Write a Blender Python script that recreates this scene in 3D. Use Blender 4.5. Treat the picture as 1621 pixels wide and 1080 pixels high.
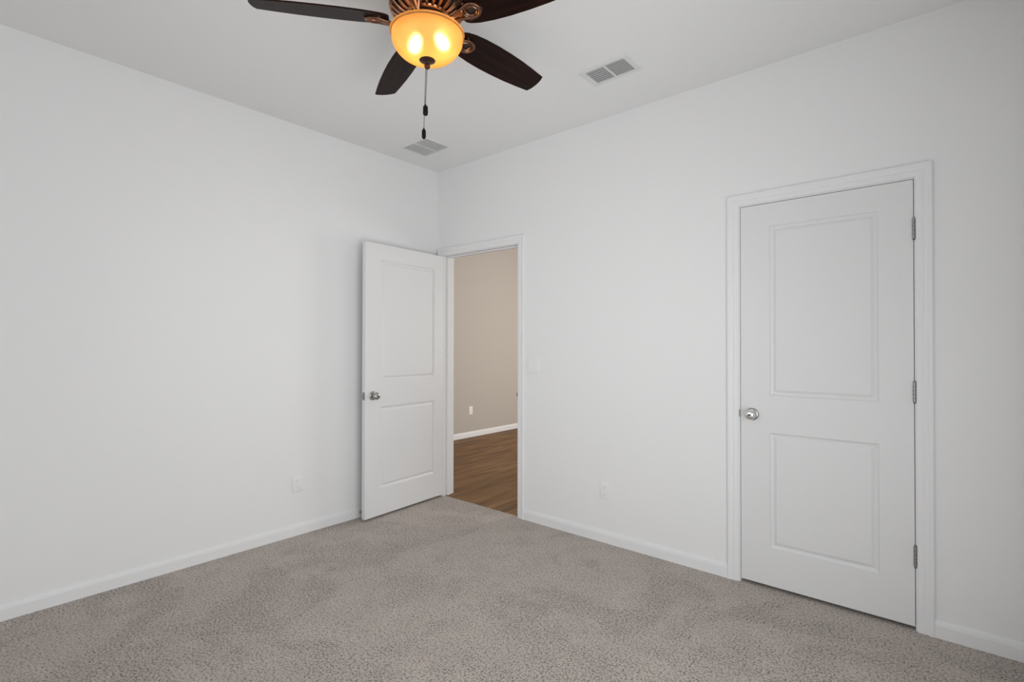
import bpy, bmesh, math, random
from mathutils import Vector, Matrix
random.seed(4)
D = bpy.data
for o in list(D.objects): D.objects.remove(o, do_unlink=True)
SC = bpy.context.scene
COL = SC.collection
PI = math.pi

# ------------------------------------------------------------------ camera
FPX, YAW, PITCH, ROLL = 810.44, 0.7060, 0.0084, 0.0014
CAM = Vector((3.3657, -2.9520, 1.2873))
fw = Vector((-math.sin(YAW)*math.cos(PITCH), math.cos(YAW)*math.cos(PITCH), math.sin(PITCH)))
rt = Vector((math.cos(YAW), math.sin(YAW), 0)); up = rt.cross(fw)
r2 = rt*math.cos(ROLL) + up*math.sin(ROLL); u2 = -rt*math.sin(ROLL) + up*math.cos(ROLL)
cd = D.cameras.new('camera'); cam = D.objects.new('camera', cd); COL.objects.link(cam)
cam.matrix_world = Matrix(((r2.x, u2.x, -fw.x, CAM.x), (r2.y, u2.y, -fw.y, CAM.y), (r2.z, u2.z, -fw.z, CAM.z), (0, 0, 0, 1)))
cd.sensor_fit = 'HORIZONTAL'; cd.sensor_width = 36.0; cd.lens = 36.0*FPX/1621.0
cd.clip_start = 0.02
SC.camera = cam

# ------------------------------------------------------------------ light
SC.view_settings.view_transform = 'Standard'
SC.view_settings.look = 'None'
SC.view_settings.gamma = 1.0
SC.view_settings.exposure = 0.0
SC.view_settings.use_curve_mapping = False
w = D.worlds.new('world'); SC.world = w; w.use_nodes = True
w.node_tree.nodes['Background'].inputs[0].default_value = (0.75, 0.85, 1.0, 1)
w.node_tree.nodes['Background'].inputs[1].default_value = 0.05

def area(name, loc, target, sx, sy, power, col=(1, 1, 1), spread=PI):
    l = D.lights.new(name, 'AREA'); l.shape = 'RECTANGLE'; l.size = sx; l.size_y = sy
    l.energy = power; l.color = col; l.spread = spread
    o = D.objects.new(name, l); COL.objects.link(o); o.location = loc
    o.rotation_euler = (Vector(target)-Vector(loc)).to_track_quat('-Z', 'Y').to_euler()
    return o
H = 2.7856                       # ceiling height
XR, YF = 3.64, -3.30             # right wall, wall behind the camera
# added area lights in unseen window openings, powers fitted to wall brightness
area('added_daylight', (XR+0.05, -2.22, 0.68), (0, -2.22, 0.68), 1.80, 1.08, 30.5, (0.975, 1.0, 1.015))
area('added_daylight', (XR+0.05, -2.22, 1.60), (0, -2.22, 1.60), 1.80, 0.90, 12.4, (0.975, 1.0, 1.015))
area('added_daylight', (XR+0.05, -1.20, 1.50), (0, -1.20, 1.50), 0.90, 1.20, 3.6, (0.975, 1.0, 1.015), math.radians(100))
area('added_daylight', (1.50, YF-0.05, 1.50), (1.50, 0, 1.50), 1.20, 1.20, 5.6, (0.975, 1.0, 1.015), math.radians(100))
# added area light to brighten the room beyond the open door; no window modelled
area('added_daylight', (1.55, 3.0, 1.55), (-1.74, 2.6, 1.3), 1.5, 1.5, 70.0, (1.0, 0.98, 0.95))

# ------------------------------------------------------------------ materials
MATS = {}
def mat(name, col, rough=0.5, metal=0.0, spec=0.5, bump=None, var=None, coat=0.0):
    """bump=(scale,strength,distance); var=(scale,amount)"""
    m = D.materials.new(name); m.use_nodes = True
    nt = m.node_tree; b = nt.nodes['Principled BSDF']
    b.inputs['Base Color'].default_value = (*col, 1)
    b.inputs['Roughness'].default_value = rough
    b.inputs['Metallic'].default_value = metal
    b.inputs['Specular IOR Level'].default_value = spec
    b.inputs['Coat Weight'].default_value = coat
    tc = nt.nodes.new('ShaderNodeTexCoord')
    if bump:
        n = nt.nodes.new('ShaderNodeTexNoise'); n.inputs['Scale'].default_value = bump[0]; n.inputs['Detail'].default_value = 3
        nt.links.new(tc.outputs['Object'], n.inputs['Vector'])
        bp = nt.nodes.new('ShaderNodeBump'); bp.inputs['Strength'].default_value = bump[1]; bp.inputs['Distance'].default_value = bump[2]
        nt.links.new(n.outputs['Fac'], bp.inputs['Height']); nt.links.new(bp.outputs['Normal'], b.inputs['Normal'])
    if var:
        n2 = nt.nodes.new('ShaderNodeTexNoise'); n2.inputs['Scale'].default_value = var[0]; n2.inputs['Detail'].default_value = 4
        nt.links.new(tc.outputs['Object'], n2.inputs['Vector'])
        mx = nt.nodes.new('ShaderNodeMix'); mx.data_type = 'RGBA'
        a = var[1]
        mx.inputs[6].default_value = (*[c*(1-a) for c in col], 1); mx.inputs[7].default_value = (*[min(1, c*(1+a)) for c in col], 1)
        nt.links.new(n2.outputs['Fac'], mx.inputs[0]); nt.links.new(mx.outputs[2], b.inputs['Base Color'])
    MATS[name] = m
    return m

WALLC = (0.87, 0.87, 0.87)
M_wall = mat('wall_paint', WALLC, 0.75, spec=0.25, bump=(160, 0.12, 0.002), var=(1.3, 0.006))
M_ceil = mat('ceiling_paint', (0.88, 0.88, 0.88), 0.9, spec=0.1, bump=(140, 0.15, 0.002))
M_trim = mat('trim_paint', (0.855, 0.855, 0.86), 0.48, spec=0.35)
M_door = mat('door_paint', (0.795, 0.795, 0.797), 0.42, spec=0.45, bump=(320, 0.04, 0.001))
M_tan = mat('hallway_paint', (0.515, 0.475, 0.43), 0.8, spec=0.2, bump=(160, 0.12, 0.002))
M_plate = mat('white_plastic', (0.88, 0.88, 0.88), 0.35)
M_slot = mat('dark_slot', (0.06, 0.06, 0.06), 0.6)
M_nickel = mat('satin_nickel', (0.46, 0.45, 0.44), 0.28, metal=1.0)
M_steel = mat('polished_nickel', (0.80, 0.79, 0.78), 0.20, metal=1.0)
M_hinge = mat('hinge_nickel', (0.36, 0.355, 0.35), 0.42, metal=1.0)
M_pin = mat('hinge_pin_dark', (0.03, 0.03, 0.03), 0.5, metal=0.6)
M_vent = mat('vent_white_metal', (0.78, 0.78, 0.78), 0.5)
M_duct = mat('vent_duct_metal', (0.54, 0.54, 0.54), 0.8)
M_iron = mat('dark_copper', (0.20, 0.105, 0.070), 0.30, metal=1.0, var=(35, 0.25))
M_filter = mat('return_grille_backing', (0.70, 0.70, 0.70), 0.8)
M_matte_disc = mat('added_disc_matte', (0.26, 0.22, 0.18), 0.95, spec=0.05)
M_dark = mat('closet_dark', (0.35, 0.35, 0.35), 0.9)
M_bronze = mat('antique_copper', (0.50, 0.245, 0.135), 0.30, metal=1.0, var=(30, 0.30))
M_bronze_dk = mat('dark_bronze', (0.085, 0.045, 0.032), 0.42, metal=0.85, var=(40, 0.25))
M_recess = mat('iron_recess_black', (0.012, 0.008, 0.007), 0.5)
M_black = mat('black_lacquered_wood', (0.004, 0.004, 0.004), 0.35, spec=0.2)
M_chain = mat('chain_bronze', (0.17, 0.14, 0.13), 0.35, metal=1.0)
M_socket = mat('lamp_socket', (0.10, 0.09, 0.08), 0.6)

# blade wood: dark rosewood with fine lengthwise grain
def wood_blade():
    m = D.materials.new('rosewood'); m.use_nodes = True; nt = m.node_tree; b = nt.nodes['Principled BSDF']
    tc = nt.nodes.new('ShaderNodeTexCoord'); mp = nt.nodes.new('ShaderNodeMapping'); mp.inputs['Scale'].default_value = (3.0, 45.0, 45.0)
    n = nt.nodes.new('ShaderNodeTexNoise'); n.inputs['Scale'].default_value = 1.0; n.inputs['Detail'].default_value = 6; n.inputs['Distortion'].default_value = 0.6
    cr = nt.nodes.new('ShaderNodeValToRGB')
    cr.color_ramp.elements[0].position = 0.30; cr.color_ramp.elements[0].color = (0.0055, 0.0024, 0.0019, 1)
    cr.color_ramp.elements[1].position = 0.72; cr.color_ramp.elements[1].color = (0.024, 0.0085, 0.0052, 1)
    nt.links.new(tc.outputs['Object'], mp.inputs[0]); nt.links.new(mp.outputs[0], n.inputs['Vector'])
    nt.links.new(n.outputs['Fac'], cr.inputs[0]); nt.links.new(cr.outputs[0], b.inputs['Base Color'])
    b.inputs['Roughness'].default_value = 0.42; b.inputs['Specular IOR Level'].default_value = 0.09
    return m
M_blade = wood_blade()

# amber bowl: thin frosted glass that lets the bulbs' light through
def amber():
    m = D.materials.new('amber_frosted_glass'); m.use_nodes = True; nt = m.node_tree; nt.nodes.clear()
    out = nt.nodes.new('ShaderNodeOutputMaterial')
    tr = nt.nodes.new('ShaderNodeBsdfTranslucent'); tr.inputs[0].default_value = (0.9, 0.36, 0.06, 1)
    df = nt.nodes.new('ShaderNodeBsdfDiffuse'); df.inputs[0].default_value = (0.80, 0.50, 0.20, 1)
    gl = nt.nodes.new('ShaderNodeBsdfGlossy'); gl.inputs['Roughness'].default_value = 0.5
    tc = nt.nodes.new('ShaderNodeTexCoord'); n = nt.nodes.new('ShaderNodeTexNoise'); n.inputs['Scale'].default_value = 9; n.inputs['Detail'].default_value = 5; n.inputs['Distortion'].default_value = 1.2
    cr = nt.nodes.new('ShaderNodeValToRGB'); cr.color_ramp.elements[0].color = (0.95, 0.41, 0.075, 1); cr.color_ramp.elements[1].color = (0.98, 0.50, 0.125, 1)
    cr.color_ramp.elements[0].position = 0.3; cr.color_ramp.elements[1].position = 0.7
    nt.links.new(tc.outputs['Object'], n.inputs['Vector']); nt.links.new(n.outputs['Fac'], cr.inputs[0]); nt.links.new(cr.outputs[0], tr.inputs[0])
    rf = nt.nodes.new('ShaderNodeBsdfRefraction'); rf.inputs['Roughness'].default_value = 0.68; rf.inputs['IOR'].default_value = 1.22; rf.inputs[0].default_value = (1.0, 0.70, 0.38, 1)
    m0 = nt.nodes.new('ShaderNodeMixShader'); m0.inputs[0].default_value = 0.42
    nt.links.new(tr.outputs[0], m0.inputs[1]); nt.links.new(rf.outputs[0], m0.inputs[2])
    m1 = nt.nodes.new('ShaderNodeMixShader'); m1.inputs[0].default_value = 0.14
    nt.links.new(m0.outputs[0], m1.inputs[1]); nt.links.new(df.outputs[0], m1.inputs[2])
    m2 = nt.nodes.new('ShaderNodeMixShader'); m2.inputs[0].default_value = 0.03
    nt.links.new(m1.outputs[0], m2.inputs[1]); nt.links.new(gl.outputs[0], m2.inputs[2])
    nt.links.new(m2.outputs[0], out.inputs[0])
    return m
M_amber = amber()

def emis(name, col, s):
    m = D.materials.new(name); m.use_nodes = True; nt = m.node_tree; nt.nodes.clear()
    out = nt.nodes.new('ShaderNodeOutputMaterial'); e = nt.nodes.new('ShaderNodeEmission')
    e.inputs[0].default_value = (*col, 1); e.inputs[1].default_value = s
    nt.links.new(e.outputs[0], out.inputs[0]); return m
M_bulb = emis('lit_bulb', (1.0, 0.82, 0.56), 25.0)

# carpet
def carpet():
    m = D.materials.new('carpet_pile'); m.use_nodes = True; nt = m.node_tree; b = nt.nodes['Principled BSDF']
    L = nt.links.new
    tc = nt.nodes.new('ShaderNodeTexCoord')
    def noise(s, d, dist=0.0):
        n = nt.nodes.new('ShaderNodeTexNoise'); n.inputs['Scale'].default_value = s; n.inputs['Detail'].default_value = d; n.inputs['Distortion'].default_value = dist
        L(tc.outputs['Object'], n.inputs['Vector']); return n
    def ramp(src, p0, c0, p1, c1):
        r = nt.nodes.new('ShaderNodeValToRGB'); e = r.color_ramp.elements
        e[0].position = p0; e[0].color = (*c0, 1); e[1].position = p1; e[1].color = (*c1, 1); L(src, r.inputs[0]); return r
    def mul(a, c):
        x = nt.nodes.new('ShaderNodeMix'); x.data_type = 'RGBA'; x.blend_type = 'MULTIPLY'; x.inputs[0].default_value = 1.0
        L(a, x.inputs[6]); L(c, x.inputs[7]); return x.outputs[2]
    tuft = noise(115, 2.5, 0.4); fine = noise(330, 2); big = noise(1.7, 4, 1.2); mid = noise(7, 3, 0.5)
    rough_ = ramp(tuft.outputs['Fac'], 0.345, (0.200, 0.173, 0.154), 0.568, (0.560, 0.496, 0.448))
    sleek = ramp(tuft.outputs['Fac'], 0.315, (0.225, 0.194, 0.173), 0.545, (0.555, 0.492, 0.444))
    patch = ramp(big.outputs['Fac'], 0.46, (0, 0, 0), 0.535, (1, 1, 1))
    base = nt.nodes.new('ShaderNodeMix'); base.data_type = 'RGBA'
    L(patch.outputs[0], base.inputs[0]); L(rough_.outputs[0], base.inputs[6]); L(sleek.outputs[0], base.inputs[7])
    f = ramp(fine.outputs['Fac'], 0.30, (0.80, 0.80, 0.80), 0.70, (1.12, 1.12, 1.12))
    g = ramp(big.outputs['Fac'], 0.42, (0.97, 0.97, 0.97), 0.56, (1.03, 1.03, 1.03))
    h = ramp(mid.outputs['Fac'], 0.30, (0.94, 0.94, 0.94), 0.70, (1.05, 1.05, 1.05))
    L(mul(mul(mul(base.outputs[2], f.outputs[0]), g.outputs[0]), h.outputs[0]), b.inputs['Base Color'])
    b.inputs['Roughness'].default_value = 1.0; b.inputs['Specular IOR Level'].default_value = 0.02
    b.inputs['Sheen Weight'].default_value = 0.15; b.inputs['Sheen Roughness'].default_value = 0.5
    bp = nt.nodes.new('ShaderNodeBump'); bp.inputs['Strength'].default_value = 0.55; bp.inputs['Distance'].default_value = 0.006
    L(tuft.outputs['Fac'], bp.inputs['Height']); L(bp.outputs['Normal'], b.inputs['Normal'])
    return m
M_carpet = carpet()

def planks():
    m = D.materials.new('oak_planks'); m.use_nodes = True; nt = m.node_tree; b = nt.nodes['Principled BSDF']; L = nt.links.new
    tc = nt.nodes.new('ShaderNodeTexCoord'); mp = nt.nodes.new('ShaderNodeMapping'); mp.inputs['Rotation'].default_value = (0, 0, PI/2)
    L(tc.outputs['Object'], mp.inputs[0])
    br = nt.nodes.new('ShaderNodeTexBrick'); br.inputs['Scale'].default_value = 1.0; br.inputs['Brick Width'].default_value = 1.2; br.inputs['Row Height'].default_value = 0.125
    br.inputs['Mortar Size'].default_value = 0.0012; br.inputs['Color1'].default_value = (0.185, 0.098, 0.040, 1); br.inputs['Color2'].default_value = (0.220, 0.120, 0.051, 1)
    br.inputs['Mortar'].default_value = (0.09, 0.045, 0.022, 1); L(mp.outputs[0], br.inputs[0])
    m2 = nt.nodes.new('ShaderNodeMapping'); m2.inputs['Scale'].default_value = (9, 0.9, 1); L(tc.outputs['Object'], m2.inputs[0])
    n = nt.nodes.new('ShaderNodeTexNoise'); n.inputs['Scale'].default_value = 1.6; n.inputs['Detail'].default_value = 6; n.inputs['Distortion'].default_value = 0.5; L(m2.outputs[0], n.inputs['Vector'])
    cr = nt.nodes.new('ShaderNodeValToRGB'); cr.color_ramp.elements[0].position = 0.3; cr.color_ramp.elements[0].color = (0.62, 0.58, 0.55, 1)
    cr.color_ramp.elements[1].position = 0.7; cr.color_ramp.elements[1].color = (1.5, 1.5, 1.5, 1); L(n.outputs['Fac'], cr.inputs[0])
    x = nt.nodes.new('ShaderNodeMix'); x.data_type = 'RGBA'; x.blend_type = 'MULTIPLY'; x.inputs[0].default_value = 1.0
    L(br.outputs['Color'], x.inputs[6]); L(cr.outputs[0], x.inputs[7]); L(x.outputs[2], b.inputs['Base Color'])
    b.inputs['Roughness'].default_value = 0.55; b.inputs['Specular IOR Level'].default_value = 0.3
    return m
M_plank = planks()

# ------------------------------------------------------------------ mesh helpers
def add_box(bm, lo, hi, bevel=0.0, seg=2):
    x0, y0, z0 = lo; x1, y1, z1 = hi
    r = bmesh.ops.create_cube(bm, size=1.0)
    vs = r['verts']
    for v in vs:
        v.co = Vector(((x0+x1)/2+v.co.x*(x1-x0), (y0+y1)/2+v.co.y*(y1-y0), (z0+z1)/2+v.co.z*(z1-z0)))
    if bevel > 0:
        es = list({e for v in vs for e in v.link_edges})
        bmesh.ops.bevel(bm, geom=es, offset=bevel, segments=seg, affect='EDGES', profile=0.5)
    return vs
def add_lathe(bm, prof, seg=48, M=Matrix.Identity(4), cap=True):
    """prof: list of (radius, z); spun about local z, then moved by M"""
    rings = []
    for r, z in prof:
        if r < 1e-6: rings.append([bm.verts.new(M @ Vector((0, 0, z)))])
        else: rings.append([bm.verts.new(M @ Vector((r*math.cos(2*PI*i/seg), r*math.sin(2*PI*i/seg), z))) for i in range(seg)])
    for a, b in zip(rings, rings[1:]):
        for i in range(seg):
            j = (i+1) % seg
            if len(a) == 1 and len(b) == 1: continue
            if len(a) == 1: bm.faces.new((a[0], b[j], b[i]))
            elif len(b) == 1: bm.faces.new((a[i], a[j], b[0]))
            else: bm.faces.new((a[i], a[j], b[j], b[i]))
    if cap:
        for R, flip in ((rings[0], True), (rings[-1], False)):
            if len(R) > 2: bm.faces.new(R[::-1] if flip else R)
def add_tube(bm, pts, rad, seg=10, M=Matrix.Identity(4), cap=True, flat=1.0):
    pts = [Vector(p) for p in pts]; rings = []
    n = len(pts); rads = rad if isinstance(rad, (list, tuple)) else [rad]*n
    ref = Vector((0, 0, 1))
    for i, p in enumerate(pts):
        t = (pts[min(i+1, n-1)]-pts[max(i-1, 0)]).normalized()
        rf = ref if abs(t.dot(ref)) < 0.95 else Vector((1, 0, 0))
        a = t.cross(rf).normalized(); b = a.cross(t)
        rings.append([bm.verts.new(M @ (p + (a*math.cos(2*PI*k/seg) + b*flat*math.sin(2*PI*k/seg))*rads[i])) for k in range(seg)])
    for A, B in zip(rings, rings[1:]):
        for k in range(seg): bm.faces.new((A[k], A[(k+1) % seg], B[(k+1) % seg], B[k]))
    if cap: bm.faces.new(rings[0][::-1]); bm.faces.new(rings[-1])
def add_prism(bm, poly, z0, z1, M=Matrix.Identity(4)):
    a = [bm.verts.new(M @ Vector((x, y, z0))) for x, y in poly]; b = [bm.verts.new(M @ Vector((x, y, z1))) for x, y in poly]
    n = len(poly); bm.faces.new(a[::-1]); bm.faces.new(b)
    for i in range(n): bm.faces.new((a[i], a[(i+1) % n], b[(i+1) % n], b[i]))
def obj(name, bm, m, parent=None, smooth=False, angle=40, kind=None):
    bmesh.ops.recalc_face_normals(bm, faces=bm.faces)
    me = D.meshes.new(name); bm.to_mesh(me); bm.free()
    me.materials.append(m)
    if smooth:
        me.polygons.foreach_set('use_smooth', [True]*len(me.polygons))
        me.set_sharp_from_angle(angle=math.radians(angle))
    o = D.objects.new(name, me); COL.objects.link(o)
    if parent: o.parent = parent
    if kind: o['kind'] = kind
    return o
def struct(name, bm, m, **k): return obj(name, bm, m, kind='structure', **k)
def thing(name, label, cat, loc=(0, 0, 0), group=None):
    o = D.objects.new(name, None); COL.objects.link(o); o.location = loc; o.empty_display_size = 0.1
    o['label'] = label; o['category'] = cat
    if group: o['group'] = group
    return o
def boxobj(name, lo, hi, m, parent=None, bevel=0, kind=None):
    bm = bmesh.new(); add_box(bm, lo, hi, bevel); return obj(name, bm, m, parent, kind=kind)
T = Matrix.Translation
def RX(a): return Matrix.Rotation(a, 4, 'X')
def RY(a): return Matrix.Rotation(a, 4, 'Y')
def RZ(a): return Matrix.Rotation(a, 4, 'Z')

# ------------------------------------------------------------------ shell
WT = 0.115                        # wall thickness
OH = (0.081, 0.906)               # opening to the hallway
OC = (2.495, 3.249)               # closet opening
DT = 2.048                        # opening height
def wall_with_holes(name, axis, pos, thick, a0, a1, z0, z1, holes, m):
    """wall slab at axis=pos..pos+thick, running a0..a1; holes: (a,b,zlo,zhi)"""
    bm = bmesh.new()
    cuts = sorted({a0, a1, *[h[0] for h in holes], *[h[1] for h in holes]})
    for s, e in zip(cuts, cuts[1:]):
        hs = [h for h in holes if h[0] < (s+e)/2 < h[1]]
        spans = [(z0, z1)] if not hs else [(z0, hs[0][2]), (hs[0][3], z1)]
        for lo, hi in spans:
            if hi-lo < 1e-5: continue
            if axis == 'y': add_box(bm, (s, pos, lo), (e, pos+thick, hi))
            else: add_box(bm, (pos, s, lo), (pos+thick, e, hi))
    bmesh.ops.remove_doubles(bm, verts=bm.verts, dist=1e-5)
    # drop faces shared by two slabs
    seen = {}
    for f in bm.faces: seen.setdefault(tuple(sorted(v.index for v in f.verts)), []).append(f)
    bm.verts.index_update(); seen = {}
    for f in bm.faces: seen.setdefault(tuple(sorted(v.index for v in f.verts)), []).append(f)
    dead = [f for fs in seen.values() if len(fs) > 1 for f in fs]
    if dead: bmesh.ops.delete(bm, geom=dead, context='FACES_ONLY')
    return struct(name, bm, m)
JB = 0.018                        # jamb board set into the rough opening
wall_with_holes('wall_back', 'y', 0, WT, 0, XR, 0, H,
                [(OH[0]-JB, OH[1]+JB, 0, DT+JB), (OC[0]-JB, OC[1]+JB, 0, DT+JB)], M_wall)
boxobj('wall_left', (-0.12, YF-0.12, 0), (0, WT-0.001, H), M_wall, kind='structure')
WR = (-3.20, -0.70, 0.06, 2.16); WF = (0.82, 2.18, 0.82, 2.18)
wall_with_holes('wall_right', 'x', XR, 0.12, YF-0.12, WT, 0, H, [WR], M_wall)
wall_with_holes('wall_front', 'y', YF-0.12, 0.12, 0, XR, 0, H, [WF], M_wall)
boxobj('ceiling', (-0.12, YF-0.12, H), (XR+0.12, WT, H+0.1), M_ceil, kind='structure')
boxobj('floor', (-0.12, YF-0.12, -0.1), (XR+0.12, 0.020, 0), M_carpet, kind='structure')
# closet behind the shut door
bm = bmesh.new()
add_box(bm, (2.2, 0.75, 0), (3.64, 0.80, H)); add_box(bm, (2.15, WT, 0), (2.2, 0.80, H)); add_box(bm, (3.64, WT, 0), (3.69, 0.80, H))
struct('wall_closet', bm, M_dark)
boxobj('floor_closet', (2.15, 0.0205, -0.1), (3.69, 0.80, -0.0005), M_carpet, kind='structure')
boxobj('ceiling_closet', (2.15, WT+.001, H), (3.69, 0.80, H+0.1), M_dark, kind='structure')
# room beyond the open door
HX = -1.74
boxobj('floor_hallway', (HX-0.1, 0.0205, -0.1), (2.149, 4.6, -0.003), M_plank, kind='structure')
boxobj('wall_hallway_left', (HX-0.1, WT+.001, 0), (HX, 4.6, H), M_tan, kind='structure')
boxobj('wall_hallway_far', (HX-0.1, 4.601, 0), (2.149, 4.7, H), M_tan, kind='structure')
boxobj('wall_hallway_right', (2.05, 0.81, 0), (2.149, 4.6, H), M_tan, kind='structure')
boxobj('wall_hallway_near', (HX, 0.0, 0), (-0.121, WT, H), M_tan, kind='structure')
boxobj('ceiling_hallway', (HX-0.1, WT+.001, H), (2.149, 4.6, H+0.1), M_ceil, kind='structure')

# baseboards
BP = [(0, 0), (0.0125, 0), (0.0125, 0.054), (0.0110, 0.0565), (0.0105, 0.061), (0.0085, 0.068), (0.0045, 0.0765), (0, 0.077)]
def baseboard(name, p0, p1, inward, parent=None):
    """p0,p1 on the wall line (xy); inward = xy direction into the room"""
    bm = bmesh.new(); A = []; B = []
    for d, z in BP:
        A.append(bm.verts.new((p0[0]+inward[0]*d, p0[1]+inward[1]*d, z))); B.append(bm.verts.new((p1[0]+inward[0]*d, p1[1]+inward[1]*d, z)))
    n = len(A)
    for i in range(n): bm.faces.new((A[i], A[(i+1) % n], B[(i+1) % n], B[i]))
    bm.faces.new(A[::-1]); bm.faces.new(B)
    return struct(name, bm, M_trim)
CW = 0.060; RV = 0.006           # casing width and reveal
baseboard('baseboard_left', (0, YF+0.0), (0, 0), (1, 0))
baseboard('baseboard_back', (OH[1]+RV+CW, 0), (OC[0]-RV-CW, 0), (0, -1))
baseboard('baseboard_back', (OC[1]+RV+CW, 0), (XR-0.014, 0), (0, -1))
baseboard('baseboard_right', (XR, YF), (XR, 0), (-1, 0))
baseboard('baseboard_front', (0.014, YF), (XR-0.014, YF), (0, 1))
baseboard('baseboard_hallway', (HX, WT+.02), (HX, 4.6), (1, 0))

# unseen windows, placed and sized for their light: frame, sash bars, clear panes
def glass():
    m = D.materials.new('window_glass'); m.use_nodes = True; nt = m.node_tree; nt.nodes.clear()
    out = nt.nodes.new('ShaderNodeOutputMaterial'); t = nt.nodes.new('ShaderNodeBsdfTransparent'); g = nt.nodes.new('ShaderNodeBsdfGlossy')
    g.inputs['Roughness'].default_value = 0.02; x = nt.nodes.new('ShaderNodeMixShader'); x.inputs[0].default_value = 0.06
    nt.links.new(t.outputs[0], x.inputs[1]); nt.links.new(g.outputs[0], x.inputs[2]); nt.links.new(x.outputs[0], out.inputs[0]); return m
M_glass = glass()
def window(name, M, W_, H_):
    """local x across, z up, y=0 room face of the wall going outward +y"""
    bm = bmesh.new(); f = 0.045
    def b(lo, hi):
        vs = add_box(bm, lo, hi)
        for v in vs: v.co = M @ v.co
    b((0, 0.0, 0), (f, 0.04, H_)); b((W_-f, 0.0, 0), (W_, 0.04, H_)); b((f, 0.0, H_-f), (W_-f, 0.04, H_)); b((f, 0, 0), (W_-f, 0.04, f)); b((f, 0.005, H_/2-0.02), (W_-f, 0.035, H_/2+0.02))
    o = struct(name, bm, M_trim)
    bm = bmesh.new(); vs = add_box(bm, (f, 0.018, f), (W_-f, 0.022, H_-f))
    for v in vs: v.co = M @ v.co
    obj('pane', bm, M_glass, o)
    bm = bmesh.new(); vs = add_box(bm, (-0.03, -0.03, -0.022), (W_+0.03, 0.0, 0.0), 0.004)
    for v in bm.verts: v.co = M @ v.co
    obj('window_sill', bm, M_trim, o)
window('unseen_window_1', T((XR, WR[1], WR[2])) @ RZ(-PI/2), WR[1]-WR[0], WR[3]-WR[2])
window('unseen_window_2', T((WF[1], YF, WF[2])) @ RZ(PI), WF[1]-WF[0], WF[3]-WF[2])

# ------------------------------------------------------------------ door frames: jambs, stops and mitred casing
CP = [(0, 0), (0, 0.0080), (0.003, 0.0095), (0.016, 0.0100), (0.022, 0.0125), (0.030, 0.0105), (0.040, 0.0130), (0.046, 0.0165), (0.056, 0.0165), (0.060, 0.0135), (0.060, 0)]
def casing(parent, x0, x1, zt, face_y, sgn):
    bm = bmesh.new(); secs = []
    for path in range(4):
        s = []
        for u, t in CP:
            if path == 0: c = (x0-u, 0.0)
            elif path == 1: c = (x0-u, zt+u)
            elif path == 2: c = (x1+u, zt+u)
            else: c = (x1+u, 0.0)
            s.append(bm.verts.new((c[0], face_y+sgn*t, c[1])))
        secs.append(s)
    n = len(CP)
    for A, B in zip(secs, secs[1:]):
        for i in range(n): bm.faces.new((A[i], A[(i+1) % n], B[(i+1) % n], B[i]))
    bm.faces.new(secs[0]); bm.faces.new(secs[-1][::-1])
    return obj('casing', bm, M_trim, parent)
def door_frame(name, X0, X1, z):
    bm = bmesh.new()
    add_box(bm, (X0-JB, 0.0, 0), (X0, WT, z+JB)); add_box(bm, (X1, 0.0, 0), (X1+JB, WT, z+JB)); add_box(bm, (X0, 0.0, z), (X1, WT, z+JB))
    o = struct(name, bm, M_trim)
    bm = bmesh.new(); s0, s1, st = 0.0385, 0.074, 0.011
    add_box(bm, (X0, s0, 0), (X0+st, s1, z-st), 0.002); add_box(bm, (X1-st, s0, 0), (X1, s1, z-st), 0.002); add_box(bm, (X0, s0, z-st), (X1, s1, z), 0.002)
    obj('door_stop_moulding', bm, M_trim, o)
    casing(o, X0-RV, X1+RV, z+RV, 0.0, -1)
    return o
tr1 = door_frame('trim_1', OH[0], OH[1], DT)
casing(tr1, OH[0]-RV, OH[1]+RV, DT+RV, WT, 1)
bm = bmesh.new(); add_box(bm, (OH[1]-0.0015, 0.002, 0.918-0.029), (OH[1]+0.0, 0.034, 0.918+0.029), 0.0005)
add_box(bm, (OH[1]-0.004, -0.010, 0.918-0.015), (OH[1]-0.0005, 0.004, 0.918+0.015), 0.001)
s = obj('strike_plate', bm, M_nickel, tr1); s['label'] = 'metal strike plate'
tr2 = door_frame('trim_2', OC[0], OC[1], DT)
bm = bmesh.new(); add_box(bm, (OC[0]-0.0055, -0.0014, 0.918-0.020), (OC[0]+0.0005, 0.002, 0.918+0.020), 0.0006)  # lip in darker metal, standing in for the shadow at the latch gap
s = obj('strike_plate', bm, M_hinge, tr2); s['label'] = 'metal strike plate lip, darkened for the shadow at the gap'

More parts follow.
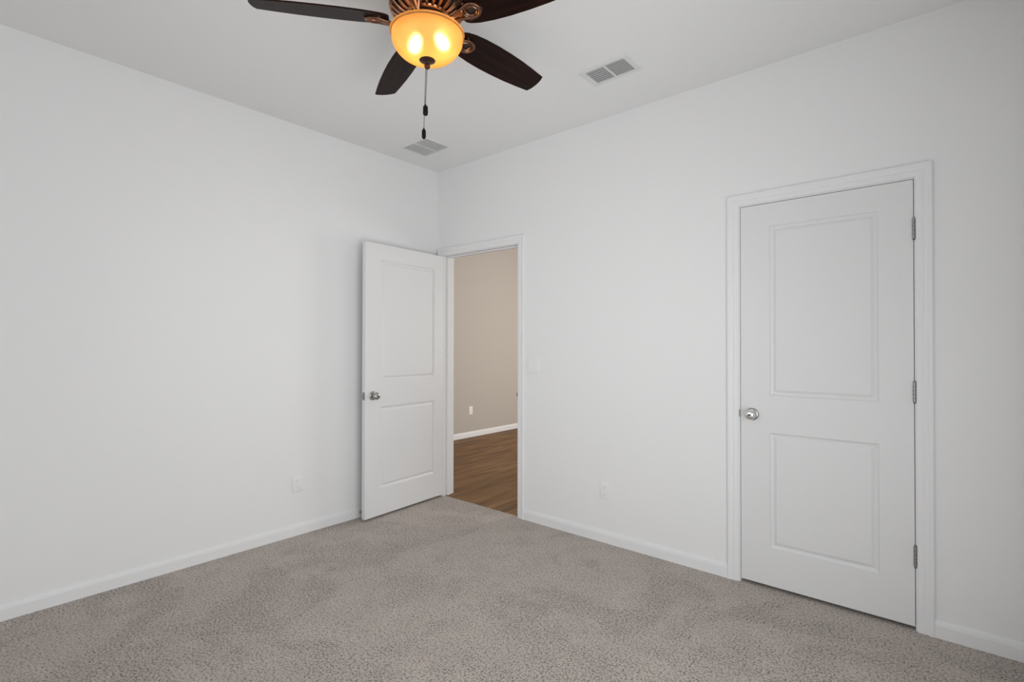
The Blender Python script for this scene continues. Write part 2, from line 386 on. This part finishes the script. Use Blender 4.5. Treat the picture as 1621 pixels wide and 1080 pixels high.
# ------------------------------------------------------------------ two-panel moulded doors
def rect_ring(bm, rects):
    """rects: list of ((x0,z0,x1,z1), y); consecutive rects bridged; last filled"""
    rings = []
    for (x0, z0, x1, z1), y in rects:
        rings.append([bm.verts.new((x0, y, z0)), bm.verts.new((x1, y, z0)), bm.verts.new((x1, y, z1)), bm.verts.new((x0, y, z1))])
    for A, B in zip(rings, rings[1:]):
        for i in range(4): bm.faces.new((A[i], A[(i+1) % 4], B[(i+1) % 4], B[i]))
    bm.faces.new(rings[-1])
    return rings[0]
def door_leaf(bm, W_, H_, T_, panels):
    """leaf spans x 0..W_, z 0..H_, y 0 (front) .. T_ (rear); panels moulded on both faces"""
    xs = sorted({0, W_, panels[0][0], panels[0][2]}); zs = sorted({0, H_, *[q for p in panels for q in (p[1], p[3])]})
    for side in (0, 1):
        def Y(d): return d if side == 0 else T_-d
        grid = {}
        def V(x, z):
            if (x, z) not in grid: grid[(x, z)] = bm.verts.new((x, Y(0), z))
            return grid[(x, z)]
        for xa, xb in zip(xs, xs[1:]):
            for za, zb in zip(zs, zs[1:]):
                if any(abs(p[0]-xa) < 1e-6 and abs(p[2]-xb) < 1e-6 and abs(p[1]-za) < 1e-6 and abs(p[3]-zb) < 1e-6 for p in panels): continue
                bm.faces.new((V(xa, za), V(xb, za), V(xb, zb), V(xa, zb)))
        for p in panels:
            prof = [(0, 0), (0.0025, 0.0040), (0.009, 0.0078), (0.014, 0.0095), (0.018, 0.0095), (0.023, 0.0068), (0.030, 0.0030), (0.033, 0.0020)]
            rect_ring(bm, [((p[0]+i, p[1]+i, p[2]-i, p[3]-i), Y(d)) for i, d in prof])
    # edges
    zz = zs; xx = xs
    bmesh.ops.remove_doubles(bm, verts=bm.verts, dist=1e-6)
    def strip(pts):
        for (a, b) in zip(pts, pts[1:]):
            v = [bm.verts.new((a[0], 0, a[1])), bm.verts.new((b[0], 0, b[1])), bm.verts.new((b[0], T_, b[1])), bm.verts.new((a[0], T_, a[1]))]
            bm.faces.new(v)
    strip([(0, z) for z in zz]); strip([(W_, z) for z in zz]); strip([(x, 0) for x in xx]); strip([(x, H_) for x in xx])
    bmesh.ops.remove_doubles(bm, verts=bm.verts, dist=1e-6)
    es = [e for e in bm.edges if len(e.link_faces) == 2 and abs(e.link_faces[0].normal.dot(e.link_faces[1].normal)) < 0.2]
def knob_parts(parent, M, bright=False, slot=True, label=None):
    """M maps local z to the outward direction of the knob; origin on the door face"""
    m = M_steel if bright else M_nickel
    bm = bmesh.new()
    add_lathe(bm, [(0, 0), (0.0330, 0), (0.0330, 0.003), (0.0315, 0.006), (0.026, 0.0085), (0.018, 0.0095), (0.0, 0.0095)], 40, M, cap=False)
    rose = obj('knob_rose', bm, M_nickel, parent, True)
    bm = bmesh.new()
    add_lathe(bm, [(0.0125, 0.008), (0.0115, 0.018), (0.0125, 0.026), (0.020, 0.031), (0.0255, 0.037), (0.0272, 0.044), (0.0262, 0.051), (0.0225, 0.0570), (0.0150, 0.0605), (0.007, 0.0612), (0, 0.0612)], 40, M)
    kb = obj('door_knob', bm, m, parent, True)
    if label: kb['label'] = label
    if slot:
        bm = bmesh.new()
        add_lathe(bm, [(0.0062, 0.0600), (0.0062, 0.0622), (0.0045, 0.0630), (0, 0.0630)], 20, M)
        obj('lock_button', bm, M_slot, kb, True)
    return kb
ZB, ZT = 0.018, 2.045
def panels_for(x0, x1): return [(x0, 0.218-ZB, x1, 0.826-ZB), (x0, 1.022-ZB, x1, 1.924-ZB)]
def hinge(parent, x, y, z0, z1, leaf_dir=1, leaf=True):
    bm = bmesh.new(); n = 5; h = (z1-z0)/n
    for k in range(n):
        add_lathe(bm, [(0.0052, z0+k*h+0.0005), (0.0062, z0+k*h+0.0012), (0.0062, z0+(k+1)*h-0.0012), (0.0052, z0+(k+1)*h-0.0005)], 16, T((x, y, 0)))
    add_lathe(bm, [(0.0036, z0-0.001), (0.0036, z1+0.002), (0.0050, z1+0.004), (0.003, z1+0.007), (0, z1+0.0075)], 14, T((x, y, 0)))
    if leaf: add_box(bm, (x+0.0035, -0.0014, z0), (x+0.0125, 0.0006, z1), 0.0004)
    hg = obj('hinge', bm, M_hinge, parent, True)
    bm = bmesh.new(); add_lathe(bm, [(0, z0-0.006), (0.0038, z0-0.0045), (0.0042, z0-0.001), (0, z0-0.0008)], 14, T((x, y, 0)), cap=False)
    obj('pin_tip', bm, M_pin, hg, True)
    return hg

# door_1: shut closet door, hinged on the right
bm = bmesh.new(); X0 = OC[0]+0.003; WD = OC[1]-OC[0]-0.006
door_leaf(bm, WD, ZT-ZB, 0.035, panels_for(0.148-0.003, WD-0.130))
for v in bm.verts: v.co = v.co + Vector((X0, 0.0012, ZB))
d1 = struct('door_1', bm, M_door)
knob_parts(d1, T((2.557, 0.0012, 0.918)) @ RX(PI/2), bright=True, label='bright metal door knob')
for a, b in ((1.774, 1.866), (1.032, 1.122), (0.289, 0.381)): hinge(d1, OC[1]-0.0012, -0.0055, a, b)

# door_2: hallway door, standing open near the left wall
hx, hy = OH[0]+0.002, -0.004
tip = Vector((0.1407, -0.8136)); dv = (tip-Vector((hx+0.0, hy))); ang = math.atan2(dv.y, dv.x); W2 = 0.810
bm = bmesh.new()
door_leaf(bm, W2, ZT-ZB, 0.035, panels_for(0.103, W2-0.140))
# local x from hinge to tip; front face (y=0) must face the room's +X side
# leaf direction d=(cos ang, sin ang); its left normal is (-sin, cos) = +X side; body lies on the other side
MD = T((hx, hy, ZB)) @ RZ(ang)
for v in bm.verts: v.co = MD @ Vector((v.co.x, -v.co.y, v.co.z))
d2 = struct('door_2', bm, M_door)
d2['label'] = 'white two-panel door standing open beside the left wall'
d1['label'] = 'white two-panel closet door, shut'
kz = 0.914-ZB
knob_parts(d2, MD @ T((W2-0.068, 0, kz)) @ RX(-PI/2), slot=True)
knob_parts(d2, MD @ T((W2-0.068, -0.035, kz)) @ RX(PI/2), slot=False)
bm = bmesh.new(); add_box(bm, (W2-0.0005, -0.030, kz-0.029), (W2+0.0012, -0.005, kz+0.029), 0.0005); 
add_box(bm, (W2, -0.024, kz-0.009), (W2+0.010, -0.011, kz+0.009), 0.003)
for v in bm.verts: v.co = MD @ v.co
lp = obj('latch_plate', bm, M_hinge, d2)

# ------------------------------------------------------------------ wall plates
def outlet(name, label, M, group=None):
    """local: x across, z up, -y into the room; origin on the wall at the plate's centre"""
    t = thing(name, label, 'outlet', M.translation, group)
    R_ = M.to_3x3().to_4x4()
    def put(bm):
        for v in bm.verts: v.co = R_ @ v.co
        return bm
    bm = bmesh.new(); add_box(bm, (-0.035, -0.0055, -0.057), (0.035, 0.0, 0.057), 0.0028, 3); obj('cover_plate', put(bm), M_plate, t, True, 50)
    for s in (1, -1):
        bm = bmesh.new()
        poly = [(0.0165*math.cos(a), max(-0.0135, min(0.0135, 0.0170*math.sin(a)))) for a in [2*PI*i/32 for i in range(32)]]
        add_prism(bm, poly, 0, 0.0078, T((0, 0, s*0.0195)) @ RX(PI/2))
        rc = obj('receptacle', put(bm), M_plate, t)
        bm = bmesh.new(); zc = s*0.0195
        add_box(bm, (-0.0075, -0.0083, zc-0.002), (-0.0055, -0.0070, zc+0.007)); add_box(bm, (0.0055, -0.0083, zc-0.001), (0.0075, -0.0070, zc+0.006))
        add_lathe(bm, [(0.0026, 0.0070), (0.0026, 0.0083)], 12, T((0, 0, zc-0.0078)) @ RX(PI/2))
        obj('slots', put(bm), M_duct, rc)
    bm = bmesh.new(); add_lathe(bm, [(0.003, 0.005), (0.003, 0.0062), (0.002, 0.0068), (0, 0.0068)], 14, RX(PI/2)); obj('screw', put(bm), M_plate, t)
    return t
G = None
outlet('power_outlet', 'white duplex power outlet on the wall between the two doors', T((1.652, 0, 0.339)))
outlet('power_outlet', 'white duplex power outlet low on the left wall', T((0, -1.247, 0.347)) @ RZ(PI/2))
outlet('power_outlet', 'small white power outlet on the beige hallway wall beyond the open door', T((HX, 2.144, 0.372)) @ RZ(PI/2))

sw = thing('light_switch', 'white double rocker light switch beside the hallway door opening', 'light switch', (1.060, 0, 1.140))
bm = bmesh.new(); add_box(bm, (-0.0585, -0.0065, -0.0575), (0.0585, 0, 0.0575), 0.003, 3); obj('cover_plate', bm, M_plate, sw, True, 50)
for s in (-1, 1):
    bm = bmesh.new(); xc = s*0.0228
    add_box(bm, (xc-0.0180, -0.0072, -0.0345), (xc+0.0180, -0.0060, 0.0345)); 
    fr = obj('rocker_frame', bm, M_duct if False else M_plate, sw)
    bm = bmesh.new()
    a = [bm.verts.new(c) for c in ((xc-0.0155, -0.0070, -0.032), (xc+0.0155, -0.0070, -0.032), (xc+0.0155, -0.0070, 0.032), (xc-0.0155, -0.0070, 0.032))]
    b = [bm.verts.new(c) for c in ((xc-0.0155, -0.0120, -0.032), (xc+0.0155, -0.0120, -0.032), (xc+0.0155, -0.0082, 0.0), (xc-0.0155, -0.0082, 0.0), (xc+0.0155, -0.0076, 0.032), (xc-0.0155, -0.0076, 0.032))]
    bm.faces.new(a); bm.faces.new((b[0], b[1], b[2], b[3])); bm.faces.new((b[3], b[2], b[4], b[5]))
    bm.faces.new((a[0], a[1], b[1], b[0])); bm.faces.new((a[2], a[3], b[5], b[4])); bm.faces.new((a[1], a[2], b[4], b[2], b[1])); bm.faces.new((a[3], a[0], b[0], b[3], b[5]))
    obj('rocker', bm, M_plate, sw)
    for z in (0.048, -0.048):
        bm = bmesh.new(); add_lathe(bm, [(0.003, 0.006), (0.003, 0.0072), (0, 0.0075)], 12, T((xc, 0, z)) @ RX(PI/2)); obj('screw', bm, M_plate, sw)

# spring door stop on the left baseboard, behind the open door
ds = thing('spring_door_stop', 'small white-tipped spring door stop on the left baseboard behind the open door', 'door stop', (0.0135, -0.765, 0.040))
bm = bmesh.new(); add_lathe(bm, [(0, 0), (0.011, 0), (0.011, 0.003), (0.006, 0.006), (0, 0.006)], 20, RY(PI/2), cap=False); obj('base', bm, M_nickel, ds, True)
bm = bmesh.new(); N = 18*12
add_tube(bm, [(0.005+0.055*i/N, 0.0058*math.cos(2*PI*18*i/N), 0.0058*math.sin(2*PI*18*i/N)) for i in range(N+1)], 0.0011, 6); obj('spring', bm, M_nickel, ds, True)
bm = bmesh.new(); add_lathe(bm, [(0, 0.058), (0.0075, 0.058), (0.008, 0.066), (0.006, 0.071), (0, 0.072)], 20, RY(PI/2), cap=False); obj('rubber_tip', bm, M_plate, ds, True)

# ------------------------------------------------------------------ ceiling vents
def vent(name, label, x0, x1, y0, y1, border, slots, back, cover=0.34, tilt=24):
    cx, cy = (x0+x1)/2, (y0+y1)/2; hx_, hy_ = (x1-x0)/2, (y1-y0)/2
    t = thing(name, label, 'air vent', (cx, cy, H))
    bx_, by_ = border; ix, iy = hx_-bx_, hy_-by_; dv_ = 0.0055
    bm = bmesh.new()
    # raised picture-frame flange with sloping outer lip
    def ring(R0, R1):
        for i in range(4): bm.faces.new((R0[i], R0[(i+1) % 4], R1[(i+1) % 4], R1[i]))
    def rr(a, b, z): return [bm.verts.new(c) for c in ((-a, -b, z), (a, -b, z), (a, b, z), (-a, b, z))]
    R = [rr(hx_, hy_, 0), rr(hx_, hy_, -0.0015), rr(hx_-0.006, hy_-0.006, -0.0060), rr(ix+0.001, iy+0.001, -0.0065), rr(ix, iy, -0.0055), rr(ix, iy, -0.0005)]
    for A, B in zip(R, R[1:]): ring(A, B)
    obj('vent_frame', bm, M_vent, t)
    boxobj('divider', (-dv_, -iy, -0.0062), (dv_, iy, -0.0010), M_vent, t)
    boxobj('duct_opening', (-ix, -iy, -0.0008), (ix, iy, -0.0002), back, t)
    p = 2*iy/slots
    for side in (-1, 1):
        xa, xb = (dv_, ix) if side > 0 else (-ix, -dv_)
        for k in range(slots):
            yc = -iy+(k+0.5)*p; bm = bmesh.new()
            vs = add_box(bm, (xa, yc-p*cover, -0.0045), (xb, yc+p*cover, -0.0037))
            ctr = Vector(((xa+xb)/2, yc, -0.0034)); 
            for v in vs: v.co = ctr + RX(math.radians(tilt)) @ (v.co-ctr)
            obj('louvre', bm, M_vent, t)
    for sx in (-1, 1):
        bm = bmesh.new(); add_lathe(bm, [(0.004, -0.006), (0.004, -0.0075), (0.002, -0.0085), (0, -0.0085)], 12, T((sx*(hx_-bx_/2), 0, 0))); obj('screw', bm, M_vent, t)
vent('air_vent', 'white ceiling air vent with seven louvres, to the right of the fan', 1.817, 2.121, -0.588, -0.396, (0.036, 0.026), 7, M_duct)
vent('air_vent', 'pale ceiling air vent near the room corner behind the pull chain', 0.215, 0.515, -0.566, -0.318, (0.016, 0.014), 12, M_filter, 0.42, 10)

# ------------------------------------------------------------------ ceiling fan
FC = Vector((1.7767, -1.6154)); ZBL = 2.5825 - H; ZRIM = 2.5419 - H; RB = 0.1478
fan = thing('ceiling_fan', 'five-blade ceiling fan with dark wood blades, copper housing and lit amber bowl', 'ceiling fan', (FC.x, FC.y, H))
bm = bmesh.new()
add_lathe(bm, [(0.0, 0), (0.095, 0), (0.100, -0.006), (0.100, -0.022), (0.112, -0.030), (0.138, -0.048), (0.150, -0.075), (0.152, -0.115), (0.149, -0.135), (0.142, -0.146)], 72, cap=False)
obj('motor_housing', bm, M_bronze_dk, fan, True)
# lower vented dish of the housing: radial ribs over a dark recess
bm = bmesh.new()
add_lathe(bm, [(0.149, -0.134), (0.1525, -0.143), (0.150, -0.153), (0.143, -0.158), (0.138, -0.156)], 72, cap=False)
add_lathe(bm, [(0.092, -0.182), (0.088, -0.189), (0.080, -0.192), (0.060, -0.192)], 72, cap=False)
dish = obj('vent_ring', bm, M_bronze, fan, True)
bm = bmesh.new(); add_lathe(bm, [(0.140, -0.146), (0.088, -0.172), (0.06, -0.172)], 64, cap=False); obj('housing_recess', bm, M_bronze_dk, fan, True)
NR = 26
for k in range(NR):
    a = 2*PI*k/NR; bm = bmesh.new(); Mk = RZ(a)
    add_tube(bm, [(0.090, 0, -0.186), (0.108, 0, -0.1815), (0.126, 0, -0.170), (0.143, 0, -0.155)], [0.0050, 0.0062, 0.0072, 0.0078], 8, Mk, flat=0.7)
    obj('rib', bm, M_bronze, dish, True)
# flywheel the blade irons bolt to, and the light fitter
bm = bmesh.new(); add_lathe(bm, [(0.060, -0.186), (0.082, -0.188), (0.086, -0.194), (0.086, -0.204), (0.080, -0.209), (0.0, -0.209)], 56, cap=False); obj('flywheel', bm, M_bronze_dk, fan, True)
bm = bmesh.new(); add_lathe(bm, [(0.055, -0.205), (0.062, -0.212), (0.070, -0.222), (0.088, -0.229), (0.092, -0.235), (0.090, -0.240), (0.0, -0.240)], 56, cap=False); obj('light_fitter', bm, M_bronze, fan, True)

bm = bmesh.new(); add_lathe(bm, [(0.0925, -0.232), (0.0955, -0.238), (0.0940, -0.2425), (0.0, -0.2430)], 56, cap=False); obj('added_matte_disc', bm, M_matte_disc, fan, True)  # matte disc added under the fitter to hide mirrored bulbs

# blades
PH = -2.2532; TAU = -0.284
def outline():
    up_ = [(0.150, 0.034), (0.158, 0.047), (0.175, 0.056), (0.21, 0.0635), (0.27, 0.0700), (0.34, 0.0730), (0.42, 0.0722), (0.50, 0.0685), (0.58, 0.0615), (0.655, 0.0535)]
    tipc = [(0.661, 0.036), (0.6645, 0.018), (0.6655, 0.0)]
    top = up_+tipc
    return top + [(x, -y) for x, y in reversed(top[:-1])]
def make_blade():
    b = bmesh.new(); add_prism(b, outline(), -0.003, 0.003)
    es = [e for e in b.edges if abs(e.verts[0].co.z-e.verts[1].co.z) < 1e-6]
    bmesh.ops.bevel(b, geom=es, offset=0.0012, segments=2, affect='EDGES')
    bl = obj('fan_blade', b, M_blade, fan, True, 30)
    # blade iron, a sub-part: forked arm with an oval ring on the underside of the blade
    b = bmesh.new()
    arm = [(0.070, 0, -0.004), (0.095, 0, -0.012), (0.120, 0, -0.016), (0.145, 0, -0.013), (0.168, 0, -0.010)]
    add_tube(b, arm, [0.019, 0.013, 0.0105, 0.012, 0.017], 14, flat=0.36)
    for s in (-1, 1):   # two curved strands sweeping round the ring
        pts = []
        for i in range(25):
            u = i/24
            a = PI - u*PI*1.0
            pts.append((0.203+0.036*math.cos(a), s*0.029*math.sin(a), -0.0095))
        add_tube(b, pts, [0.0062]*25, 10, flat=0.8)
        add_tube(b, [(0.10, s*0.008, -0.017), (0.135, s*0.010, -0.018), (0.165, s*0.020, -0.013), (0.190, s*0.029, -0.010)], [0.0045, 0.0055, 0.006, 0.005], 10)
    add_lathe(b, [(0.0215, -0.0135), (0.0245, -0.0105), (0.0245, -0.003)], 36, T((0.203, 0, 0)) @ Matrix.Diagonal((1.15, 0.85, 1, 1)), cap=False)
    add_lathe(b, [(0.0215, -0.0135), (0.017, -0.0100), (0.0155, -0.0040)], 36, T((0.203, 0, 0)) @ Matrix.Diagonal((1.15, 0.85, 1, 1)), cap=False)
    add_prism(b, [(0.203+0.048*math.cos(t)*(1 if math.cos(t) > 0 else 0.9), 0.034*math.sin(t)) for t in [2*PI*i/36 for i in range(36)]], -0.0050, -0.0030)
    ir = obj('blade_iron', b, M_iron, bl, True, 40)
    b = bmesh.new(); add_lathe(b, [(0.0160, -0.0046), (0.0150, -0.0058), (0, -0.0060)], 28, T((0.203, 0, 0)) @ Matrix.Diagonal((1.15, 0.85, 1, 1)), cap=False)
    obj('iron_recess', b, M_recess, bl, True)
    for (x, y) in ((0.243, 0.0), (0.186, 0.036), (0.186, -0.036)):
        b = bmesh.new(); add_lathe(b, [(0.0055, -0.003), (0.0055, -0.0085), (0.003, -0.0105), (0, -0.0105)], 14, T((x, y, 0))); 
        sc = obj('screw', b, M_bronze_dk, bl, True)
    return bl
b0 = make_blade()
blades = [b0]
for k in range(1, 5):
    c = b0.copy(); COL.objects.link(c); c.parent = fan; blades.append(c)
    for ch in list(b0.children):
        g = ch.copy(); COL.objects.link(g); g.parent = c
for k, bl in enumerate(blades):
    a = PH + k*2*PI/5
    bl.matrix_local = T((0, 0, ZBL)) @ RZ(a) @ RX(TAU)

# bowl (thin shell with a rolled rim)
BD = 0.112
prof = []
for i in range(0, 23):
    t = i/22*PI/2
    r = RB*0.985*math.cos(t)**0.80 if t < PI/2-1e-6 else 0.0
    prof.append((r, ZRIM-0.006 - (BD-0.006)*math.sin(t)))
rim = [(RB-0.010, ZRIM-0.001), (RB-0.006, ZRIM+0.001), (RB-0.001, ZRIM+0.000), (RB+0.001, ZRIM-0.003), (RB+0.0005, ZRIM-0.006), (RB-0.003, ZRIM-0.0085), (RB-0.0065, ZRIM-0.0095)]
pts = rim[1:] + [p for p in prof if p[0] < RB-0.0065 and p[1] < ZRIM-0.011]
bm = bmesh.new(); add_lathe(bm, pts, 72, cap=False)
bowl = obj('glass_bowl', bm, M_amber, fan, True, 60); bowl['label'] = 'lit amber frosted glass bowl'
# bulbs on short sockets inside the bowl
for (la, tc_, dz) in ((-0.060, 0.004, 0.084), (0.064, 0.026, 0.053)):
    bx = la*0.644+tc_*0.765; by = la*0.765-tc_*0.644
    top_ = Vector((bx*0.45, by*0.45, ZRIM+0.002)); tipv = Vector((bx, by, ZRIM-dz))
    q = (tipv-top_).to_track_quat('Z', 'Y').to_matrix().to_4x4(); Mb = T(top_) @ q
    bm = bmesh.new(); add_lathe(bm, [(0.012, -0.018), (0.013, 0.012), (0.010, 0.016), (0, 0.016)], 20, Mb); sk = obj('bulb_socket', bm, M_socket, fan, True)
    bm = bmesh.new(); add_lathe(bm, [(0.008, 0.014), (0.013, 0.026), (0.0175, 0.042), (0.0190, 0.056), (0.0160, 0.070), (0.0090, 0.079), (0, 0.081)], 22, Mb); bu = obj('bulb', bm, M_bulb, sk, True)
# finial cap and nut
zf = ZRIM-BD
bm = bmesh.new(); add_lathe(bm, [(0, zf+0.004), (0.024, zf+0.0045), (0.0315, zf+0.0040), (0.0325, zf+0.0015), (0.030, zf-0.001), (0.022, zf-0.0055), (0.012, zf-0.0085), (0.009, zf-0.013), (0.0115, zf-0.018), (0.0120, zf-0.024), (0.009, zf-0.030), (0.005, zf-0.033), (0, zf-0.034)], 40, cap=False)
obj('finial', bm, M_bronze_dk, fan, True, 60)
# two bead chains with turned fobs
def chain(dx, dy, lean, z0, z1, fob_len, fob_r, bead_r, label):
    x1, y1 = dx+lean*rt.x, dy+lean*rt.y
    n = int((z0-z1)/(bead_r*2.5)); bm = bmesh.new()
    for i in range(n+1):
        u = i/n; c = Vector((dx+(x1-dx)*u, dy+(y1-dy)*u, z0+(z1-z0)*u))
        bmesh.ops.create_uvsphere(bm, u_segments=8, v_segments=6, radius=bead_r, matrix=T(c))
    add_tube(bm, [(dx, dy, z0), (x1, y1, z1)], bead_r*0.35, 6)
    ch = obj('pull_chain', bm, M_chain, fan, True, 80); ch['label'] = label
    bm = bmesh.new(); L_ = fob_len; r = fob_r
    add_lathe(bm, [(0, 0.002), (0.0025, 0.002), (0.0035, -0.002), (r*0.75, -0.005), (r, -0.010), (r, -L_*0.55), (r*1.05, -L_*0.75), (r*0.95, -L_+0.004), (r*0.6, -L_), (0, -L_-0.001)], 24, T((x1, y1, z1)), cap=False)
    obj('chain_fob', bm, M_black, ch, True, 60)
    return ch
zc0 = zf-0.032
chain(-0.0008*rt.x, -0.0008*rt.y, -0.0060, zc0, 2.2530-H, 0.043, 0.0100, 0.0021, 'shorter pull chain')
chain(-0.0062*rt.x, -0.0062*rt.y, -0.0068, zc0, 2.1570-H, 0.041, 0.0082, 0.0019, 'longer pull chain')
